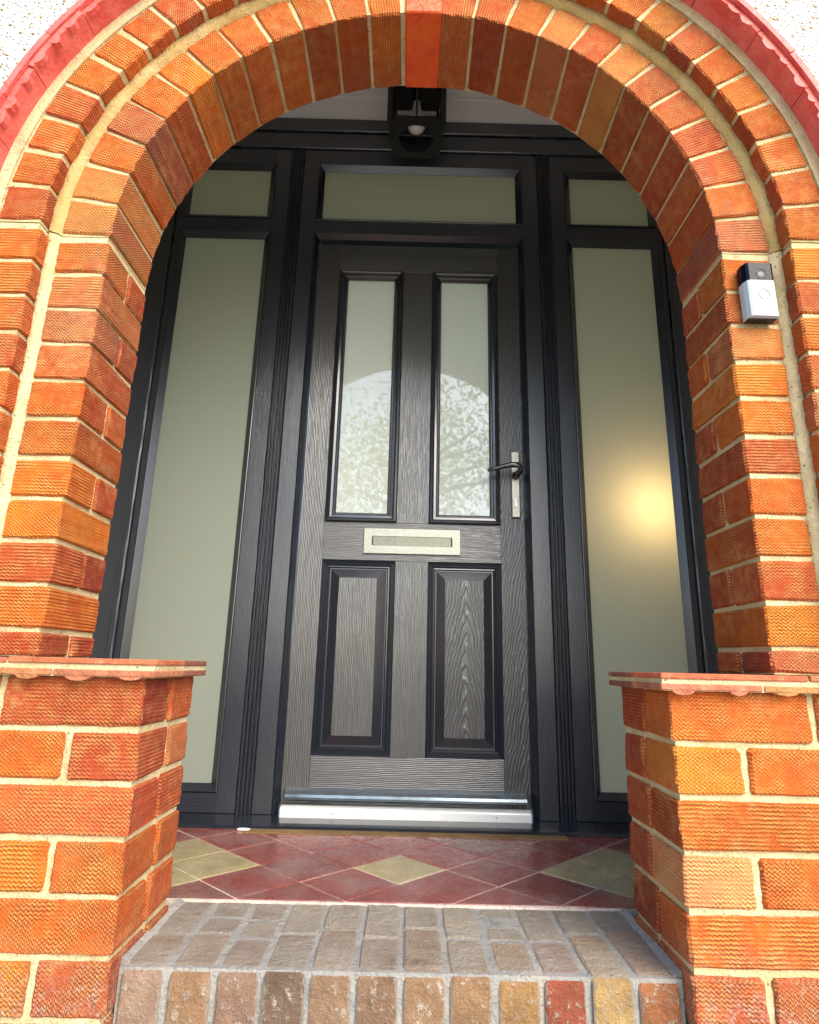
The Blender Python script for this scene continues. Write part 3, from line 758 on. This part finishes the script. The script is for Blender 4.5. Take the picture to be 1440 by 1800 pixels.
# mortar haunching against the two dwarf walls
for x, sg in ((-.3963, 1), (.4102, -1)):
    MB().extrude([(x - sg * .002, ZS - .02), (x + sg * .013, ZS - .02), (x + sg * .011, ZS - .001), (x - sg * .002, ZS + .006)], 'y', YS + .012, YT0 - .003).build('haunching', M['stepmortar'], step, (x, YS, ZS))
mb = MB()
for i in range(12):                                       # lower course of the riser
    x0 = xl + i * pit + .005
for i in range(4):
    x0 = xl + i * (xr - xl) / 4 + .005; x1 = x0 + (xr - xl) / 4 - .01
    put_brick(sb, ((x0 + x1) / 2, YS + .05, -.158), (round(x1 - x0, 4), .1, .05), (*cols[(i * 3) % 12], 1), mats=[M['stepface']], wkey='riser')

# ------------------------------------------------------------------ door screen
YF, YL = 1.80, 1.822
SF, SL = YF / 1.86, YL / 1.885
fx = lambda x: x * SF
fz = lambda z: CAM_H + (z - CAM_H) * SF
lx = lambda x: x * SL
lz = lambda z: CAM_H + (z - CAM_H) * SL
mir = lambda x: .029 - x
Z0 = .0138
frm = thing('door_screen', (fx(.0145), YF, 0), 'dark grey door frame with frosted side panes and top lights filling the porch', 'door frame')
def fbox(name, x0, x1, z0, z1, y0=YF, y1=YF + .06, mat='frame', parent=frm, b=.0015):
    x0, x1 = sorted((x0, x1)); mb = MB(); mb.box(fx(x0), fx(x1), y0, y1, max(Z0, fz(z0)), fz(z1), b)
    return mb.build(name, M[mat], parent, ((fx(x0) + fx(x1)) / 2, y0, fz(z0)))
BEAD = [(-.0008, .001), (.0004, -.0035), (.0025, -.0048), (.0215, .0125), (.0222, .017)]
def glazed(x0, x1, z0, z1, mat, label=None):
    """one glazed opening: bead rectangle x0..x1, z0..z1 (outer), glass inside"""
    x0, x1 = sorted((fx(x0), fx(x1))); z0, z1 = fz(z0), fz(z1)
    pane = MB(); g = .020; yg = YF + .0135
    pane.add([(x0 + g, yg, z0 + g), (x1 - g, yg, z0 + g), (x1 - g, yg, z1 - g), (x0 + g, yg, z1 - g)], [(0, 1, 2, 3)])
    p = pane.build('glass_pane', M[mat], frm, ((x0 + x1) / 2, yg, z0))
    MB().loft((x0, x1, z0, z1), BEAD, YF).build('glazing_bead', M['bead'], p, ((x0 + x1) / 2, YF, z0))
    return p
for side in (0, 1):
    m_ = (lambda x: x) if side == 0 else mir
    fbox('frame_stile', m_(-.880), m_(-.860), 0, 2.315)
    fbox('frame_stile', m_(-.528), m_(-.4725), 0, 2.315)
    for a, b in ((-.02, .055), (1.943, 2.002), (2.246, 2.315)): fbox('frame_rail', m_(-.8595), m_(-.5285), a, b, mat='frame_h')
    fbox('frame_extension', m_(-1.05), m_(-.8815), 0, 2.315, YF - .007)
    fbox('extension_trim', m_(-.900), m_(-.8825), 0, 2.315, YF - .011, YF - .0065, b=.002)
    glazed(m_(-.86), m_(-.528), .055, 1.943, 'sideglass'); glazed(m_(-.86), m_(-.528), 2.002, 2.246, 'sideglass')
    # fluted coupling strip
    a, b = sorted((fx(m_(-.472)), fx(m_(-.4255)))); poly = [(a, YF + .05)]
    nfl = 4; wv = (b - a) / nfl
    for i in range(nfl):
        s0 = a + i * wv
        poly += [(s0 + .0006, YF + .004), (s0 + .0022, YF - .003), (s0 + wv * .5, YF - .0065), (s0 + wv - .0022, YF - .003), (s0 + wv - .0006, YF + .004)]
    poly.append((b, YF + .05))
    MB().extrude(poly, 'z', Z0, fz(2.315)).build('fluted_coupler', M['frame'], frm, (a, YF, Z0))
    fbox('frame_stile', m_(-.425), m_(-.3675), 0, 2.315)
fbox('frame_rail', -.367, .396, 1.9455, 1.9975, mat='frame_h'); fbox('frame_rail', -.367, .396, 2.2485, 2.315, mat='frame_h')
x0, x1 = fx(-.367), fx(.396)
glazed(-.367, .396, 1.998, 2.248, 'sideglass')
MB().loft((x0, x1, -.03, fz(1.945)), [(-.0008, .001), (.0005, -.004), (.003, -.005), (.0155, .014), (.0158, .04)], YF).build('door_rebate', M['bead'], frm, (0, YF, 0))
fbox('head_extension', -1.05, 1.08, 2.3175, 2.388, YF - .008, mat='frame_h', b=.003); fbox('head_extension', -1.05, 1.08, 2.3905, 2.4485, YF - .016, mat='frame_h', b=.003)
# sill and threshold
poly = [(1.888, -.005), (1.888, .0135), (1.77, .0135), (1.73, .0100), (1.712, .007), (1.704, .001), (1.704, -.006)]
mb = MB().extrude(poly, 'x', -1.01, 1.035); mb.build('sill', M['bead'], frm, (0, 1.75, 0))
tx0, tx1 = -.3285, .356
mb = MB().extrude([(1.803, .0136), (1.803, .0385), (1.782, .0380), (1.777, .0360), (1.775, .033), (1.775, .0136)], 'x', tx0, tx1)
th = mb.build('threshold', M['alu'], frm, (0, 1.78, .0136))
for x in (-.185, .262):
    MB().ball((x, 1.7745, .025), .0019, 8, 6).build('screw_hole', M['black'], th, (x, 1.775, .021))

# ------------------------------------------------------------------ door leaf
door = thing('front_door', (lx(.0145), YL, .03), 'dark grey woodgrain front door with two tall panes and two raised panels', 'door')
LX0, LX1, LZ0, LZ1 = lx(-.349), lx(.379), .0365, lz(1.917)
ox = [lx(v_) for v_ in (-.270, -.036, .068, .302)]; uz0, uz1, bz0, bz1 = lz(.867), lz(1.806), lz(.157), lz(.743)
def lbox(name, x0, x1, z0, z1, mat, org=None):
    mb = MB(); mb.box(x0, x1, YL, YL + .044, z0, z1, .0007)
    return mb.build(name, M[mat], door, org or ((x0 + x1) / 2, YL, (z0 + z1) / 2))
lbox('stile', LX0, ox[0] - .0004, LZ0, LZ1, 'skin'); lbox('stile', ox[3] + .0004, LX1, LZ0, LZ1, 'skin_c', (LX1 + .012, YL, .5))
lbox('rail', ox[0], ox[3], uz1, LZ1, 'skin_ch', (-.31, YL, (uz1 + LZ1) / 2 + .012)); lbox('rail', ox[0], ox[3], bz1, uz0, 'skin_h'); lbox('rail', ox[0], ox[3], LZ0, bz0, 'skin_h')
lbox('muntin', ox[1], ox[2], uz0 + .0004, uz1 - .0004, 'skin'); lbox('muntin', ox[1], ox[2], bz0 + .0004, bz1 - .0004, 'skin')
MOULD = [(-.0005, .003), (.0005, -.004), (.004, -.0105), (.009, -.0125), (.0125, -.0095), (.0145, -.0050), (.0215, -.0035), (.0250, .0005), (.0270, .0005), (.0330, .0085), (.0335, .02)]
PANEL = [(-.0005, .001), (.002, .0055), (.0055, .0035), (.0075, .0085), (.0115, .0065), (.0135, .0125), (.0185, .0095), (.0215, .0085), (.0245, .0150), (.0275, .0150), (.0545, .0030)]
for i in (0, 1):
    a, b = ox[2 * i], ox[2 * i + 1]; g = .031
    mb = MB().add([(a + g, YL + .008, uz0 + g), (b - g, YL + .008, uz0 + g), (b - g, YL + .008, uz1 - g), (a + g, YL + .008, uz1 - g)], [(0, 1, 2, 3)])
    p = mb.build('glass_pane', M['doorglass'], door, ((a + b) / 2, YL, uz0))
    MB().loft((a, b, uz0, uz1), MOULD, YL).build('moulding', M['bead'], p, ((a + b) / 2, YL, (uz0 + uz1) / 2))
    mb = MB().loft((a, b, bz0, bz1), PANEL, YL)
    md = mb.build('raised_panel', M['bead'], door, ((a + b) / 2, YL, bz0))
    d_ = .0543
    mb = MB(); mb.box(a + d_, b - d_, YL + .0022, YL + .02, bz0 + d_, bz1 - d_, .0005)
    mb.build('panel_field', M['skin_c' if i else 'skin'], md, ((a + b) / 2 + (.004 if i else .2), YL, bz0))
# letter plate
x0, x1, z0, z1 = lx(-.141), lx(.172), lz(.764), lz(.849)
mb = MB().loft((x0, x1, z0, z1), [(0, .002), (.0005, -.005), (.002, -.0065), (.026, -.0065), (.0275, -.004), (.0278, .0)], YL)
lp = mb.build('letter_plate', M['pewter'], door, ((x0 + x1) / 2, YL, z0))
mb = MB(); mb.box(x0 + .0295, x1 - .0295, YL - .0045, YL + .002, z0 + .0255, z1 - .0225, .001); mb.build('flap', M['pewter_dark'], lp, ((x0 + x1) / 2, YL, z0))
mb = MB(); mb.box(x0 + .027, x1 - .027, YL - .0008, YL + .001, z0 + .022, z1 - .0205); mb.build('slot', M['black'], lp, ((x0 + x1) / 2, YL, z0))
# handle: long plate, sprung lever, key cylinder
hx, hz = .3405, lz(1.007)
x0, x1, z0, z1 = hx - .0142, hx + .0142, lz(.893), lz(1.123)
mb = MB().loft((x0, x1, z0, z1), [(0, .002), (.0004, -.006), (.003, -.0085), (.0034, -.0078), (.004, -.0078)], YL, True)
hd = mb.build('handle', M['pewter'], door, (hx, YL, z0))
zl = lz(1.040)
mb = MB().tube([(hx, YL - .006, zl - .004), (hx + .001, YL - .026, zl - .004), (hx + .008, YL - .040, zl), (hx + .010, YL - .047, zl + .009), (hx + .002, YL - .050, zl + .018), (hx - .018, YL - .050, zl + .019), (hx - .045, YL - .049, zl + .013), (hx - .072, YL - .047, zl + .005), (hx - .088, YL - .046, zl + .001)],
               [.0115, .0105, .0100, .0095, .0098, .0092, .0078, .0062, .0050], 12)
mb.ball((hx - .089, YL - .046, zl + .001), .0066, 10, 8)
mb.build('lever', M['iron'], hd, (hx, YL, zl), True)
mb = MB().ball((hx, YL - .0085, zl - .004), .0135, 14, 8, (1, .35, 1)); mb.build('boss', M['pewter_dark'], hd, (hx, YL, zl), True)
kz = lz(.953)
mb = MB(); mb.ball((hx, YL - .0085, kz), .0088, 14, 8, (1, .3, 1)); mb.box(hx - .0045, hx + .0045, YL - .0108, YL - .006, kz - .024, kz - .002, .001)
ky = mb.build('lock_cylinder', M['alu'], hd, (hx, YL, kz))
MB().ball((hx, YL - .0112, kz + .001), .0016, 8, 6).build('keyhole', M['black'], ky, (hx, YL, kz))
# weather bar
wx0, wx1 = -.322, .350
poly = [(YL, .050), (YL, .0805), (YL - .007, .0795), (YL - .017, .075), (YL - .024, .067), (YL - .0265, .060), (YL - .025, .054), (YL - .018, .050)]
MB().extrude(poly, 'x', wx0, wx1).build('weather_bar', M['chrome'], door, (0, YL, .05))

o = MB().extrude([(-.418, 1.688), (-.392, 1.684), (-.386, 1.692), (-.399, 1.699), (-.415, 1.697)], 'z', .0012, .0045).build('plaster_flake', M['plaster'], None, (-.40, 1.69, .002))
tag(o, 'small white plaster flake lying on the red tiles against the sill', 'flake')

# ------------------------------------------------------------------ lamp standing in the hall, glowing through the satin pane
lp_ = thing('hall_lamp', (.775, 1.955, 0), 'lit lamp glowing warm through the frosted side pane beside the door handle', 'lamp')
zl_ = CAM_H + (.968 - CAM_H) * 1.0
MB().ball((.775, 1.955, .925), .024, 14, 10).build('bulb', M['lit'], lp_, (.775, 1.955, .925), True)
MB().tube([(.775, 1.955, -.03), (.775, 1.955, -.005), (.775, 1.955, 0.0)], [.09, .09, .02], 18).build('base', M['black'], lp_, (.775, 1.955, 0))
MB().tube([(.775, 1.955, 0), (.775, 1.955, .895)], [.007, .007], 8).build('pole', M['black'], lp_, (.775, 1.955, 0))

# ------------------------------------------------------------------ porch lantern
lan = thing('porch_lantern', (-.004, 1.67, CEIL), 'black glazed box lantern fixed under the white porch ceiling', 'lantern')
yn, yf_, zb, zt = 1.600, 1.742, 2.178, CEIL - .001
wn_, wf_ = .0905, .078; cx = -.004
def quad_plan(z): return [(cx - wn_, yn, z), (cx + wn_, yn, z), (cx + wf_, yf_, z), (cx - wf_, yf_, z)]
c4 = quad_plan(0)
for i in range(4):
    x, y_ = c4[i][0], c4[i][1]; mb = MB(); mb.box(x - .008, x + .008, y_ - .007, y_ + .007, zb, zt - .012, .001); mb.build('corner_post', M['black'], lan, (x, y_, zb))
for nm, z_, hgt in (('bottom_rim', zb, .016), ('top_plate', zt - .014, .013)):
    mb = MB(); e_ = .006 if nm == 'bottom_rim' else .014
    o_ = [(cx - wn_ - e_, yn - e_), (cx + wn_ + e_, yn - e_), (cx + wf_ + e_, yf_ + e_), (cx - wf_ - e_, yf_ + e_)]
    if nm == 'top_plate': mb.extrude(o_, 'z', z_, z_ + hgt)
    else:
        n_ = 24; inn = []; mid_y = (yn + yf_) / 2
        outp = []
        for i in range(n_):
            a = 2 * math.pi * (i + .5) / n_ - math.pi; c, s_ = math.cos(a), math.sin(a)
            inn.append((cx + .060 * c, mid_y + .056 * s_))
            k_ = 1 / max(abs(c), abs(s_)); yy = mid_y + (mid_y - yn + e_) * s_ * k_; tt = (yy - yn) / (yf_ - yn)
            outp.append((cx + (wn_ + (wf_ - wn_) * tt + e_) * c * k_, yy))
        v = [(p[0], p[1], z_) for p in outp] + [(p[0], p[1], z_) for p in inn] + [(p[0], p[1], z_ + hgt) for p in outp] + [(p[0], p[1], z_ + hgt) for p in inn]
        f = []
        for i in range(n_):
            j_ = (i + 1) % n_
            f += [(i, j_, n_ + j_, n_ + i), (2 * n_ + i, 2 * n_ + j_, 3 * n_ + j_, 3 * n_ + i), (i, j_, 2 * n_ + j_, 2 * n_ + i), (n_ + i, n_ + j_, 3 * n_ + j_, 3 * n_ + i)]
        mb.add(v, f)
    mb.build(nm, M['black'], lan, (cx, 1.67, z_))
for i in range(4):
    a, b = Vector(c4[i]), Vector(c4[(i + 1) % 4]); 
    q = [(a.x, a.y, zb + .016), (b.x, b.y, zb + .016), (b.x, b.y, zt - .016), (a.x, a.y, zt - .016)]
    pn = MB().add(q, [(0, 1, 2, 3)]).build('pane', M['clear'], lan, ((a + b) / 2).to_tuple())
    mm = (a + b) / 2; mb = MB(); mb.box(mm.x - .0035, mm.x + .0035, mm.y - .0035, mm.y + .0035, zb + .014, zt - .014); mb.build('glazing_bar', M['black'], pn, (mm.x, mm.y, zb))
mb = MB().tube([(cx, 1.67, zt - .014), (cx, 1.67, zt - .06)], [.016, .016], 12); mb.build('lamp_holder', M['black'], lan, (cx, 1.67, zt))
mb = MB().tube([(cx, 1.67, zt - .055), (cx, 1.67, zt - .08), (cx, 1.67, zt - .11), (cx, 1.67, zt - .135), (cx, 1.67, zt - .155), (cx, 1.67, zt - .168), (cx, 1.67, zt - .172)], [.012, .014, .022, .030, .030, .018, .004], 16); mb.build('bulb', M['bulb'], lan, (cx, 1.67, zt - .1), True)

# ------------------------------------------------------------------ video doorbell on the right jamb
bx, bz0_, bz1_ = .656, 1.0615, 1.178; bw = .0290
bell = thing('video_doorbell', (bx, YJ, bz0_), 'small black and silver video doorbell screwed to the brick jamb', 'doorbell')
zs = bz0_ + (bz1_ - bz0_) * .685
mb = MB(); mb.box(bx - bw + .001, bx + bw - .001, YJ - .020, YJ - .001, bz0_ + .002, bz1_ - .001, .002); mb.build('back_body', M['black'], bell, (bx, YJ, bz0_))
def shell(name, z0, z1, mat, par):
    pr = [(bx - bw, YJ - .004), (bx - bw, YJ - .017), (bx - bw + .0035, YJ - .0265), (bx - bw + .008, YJ - .029), (bx + bw - .008, YJ - .029), (bx + bw - .0035, YJ - .0265), (bx + bw, YJ - .017), (bx + bw, YJ - .004)]
    return MB().extrude(pr, 'z', z0, z1).build(name, M[mat], par, (bx, YJ, z0))
fpl = shell('face_plate', bz0_ + .0035, zs - .0004, 'silver', bell); cpn = shell('camera_panel', zs + .0004, bz1_, 'gloss', bell)
def torus_arc(r, th, a0, a1, zc_, y_, seg=28):
    return MB().tube([(bx + .002 + r * math.cos(a0 + (a1 - a0) * i / seg), y_, zc_ + r * math.sin(a0 + (a1 - a0) * i / seg)) for i in range(seg + 1)], th, 6)
zc_ = bz0_ + .048
torus_arc(.0098, .0007, 0, 2 * math.pi, zc_, YJ - .0291).build('button_ring', M['ring'], fpl, (bx, YJ, zc_))
torus_arc(.0132, .0006, R(-70), R(190), zc_, YJ - .0290).build('button_ring', M['ring'], fpl, (bx, YJ, zc_))
zc2 = zs + .012
MB().ball((bx + .001, YJ - .0285, zc2), .0085, 16, 10, (1, .08, 1)).build('lens', M['lens'], cpn, (bx, YJ, zc2), True)
torus_arc(.0108, .0010, 0, 2 * math.pi, zc2, YJ - .0288).build('lens_ring', M['black'], cpn, (bx, YJ, zc2))

# ------------------------------------------------------------------ front garden, seen mirrored in the door glass
def leaf_cloud(name, mat, parent, org, n, sampler, size):
    mb = MB(); rg = random.Random(name + str(org)); v = []; f = []
    for i in range(n):
        p = sampler(rg); s_ = size * rg.uniform(.6, 1.3)
        d = Vector((rg.gauss(0, 1), rg.gauss(0, 1), rg.gauss(0, .7))).normalized(); e_ = d.orthogonal().normalized(); e_.rotate(Quaternion(d, rg.uniform(0, 6.28)))
        g_ = d.cross(e_); k = len(v)
        v += [p - e_ * s_, p + g_ * s_ * .45, p + e_ * s_, p - g_ * s_ * .45]; f.append((k, k + 1, k + 2, k + 3))
    me = bpy.data.meshes.new(name); me.from_pydata([tuple(Vector(p) - Vector(org)) for p in v], [], f); me.materials.append(M[mat])
    return link(bpy.data.objects.new(name, me), parent, org)
def tree(loc, hgt, rad, label, n=9000):
    T = thing('garden_tree', loc, label, 'tree', 'trees in the front garden'); x, y_, z = loc; rg = random.Random(str(loc))
    mb = MB().tube([(x, y_, z - .1), (x + .05, y_, z + hgt * .25), (x - .04, y_ + .05, z + hgt * .5), (x, y_, z + hgt * .85)], [.16, .12, .09, .03], 10)
    tips = []
    for i in range(9):
        a = i * 2.4; h0 = hgt * rg.uniform(.32, .7); rr = rad * rg.uniform(.5, .85)
        tip = Vector((x + rr * math.cos(a), y_ + rr * math.sin(a), z + h0 + rg.uniform(.3, 1.0))); tips.append(tip)
        mb.tube([(x, y_, z + h0), tuple(Vector((x, y_, z + h0 + .15)).lerp(tip, .5)), tuple(tip)], [.06, .035, .012], 7)
    mb.build('trunk', M['bark'], T, loc)
    cl = [tips[i % 9] + Vector((rg.gauss(0, .35), rg.gauss(0, .35), rg.gauss(0, .35))) for i in range(26)] + [Vector((x + rg.gauss(0, rad * .3), y_ + rg.gauss(0, rad * .3), z + hgt * rg.uniform(.5, .95))) for _ in range(16)]
    def smp(r_):
        c = r_.choice(cl); q = Vector((r_.gauss(0, 1), r_.gauss(0, 1), r_.gauss(0, 1))).normalized() * (r_.random() ** .5) * rad * .42
        return c + q
    leaf_cloud('crown', 'leaf', T, loc, n, smp, .052)
tree((.1, -6.2, GROUND), 5.6, 2.1, 'leafy green tree mirrored in the tall door panes', 6500)
tree((-4.2, -8.5, GROUND), 5.6, 2.1, 'leafy green tree standing in the lawn beside the hedge', 8000)
HG = thing('garden_hedge', (0, -9.5, GROUND), 'clipped green hedge along the far side of the lawn', 'hedge')
MB().tube([(0, -9.5, GROUND - .05), (0, -9.5, GROUND + .9)], [.04, .02], 8).build('stem', M['bark'], HG, (0, -9.5, GROUND))
leaf_cloud('foliage', 'hedge', HG, (0, -9.5, GROUND), 9000, lambda r_: Vector((r_.uniform(-7, 7), -9.5 + r_.uniform(-.4, .4), GROUND + r_.uniform(.02, 1.35) + .08 * math.sin(r_.uniform(0, 9)))), .07)
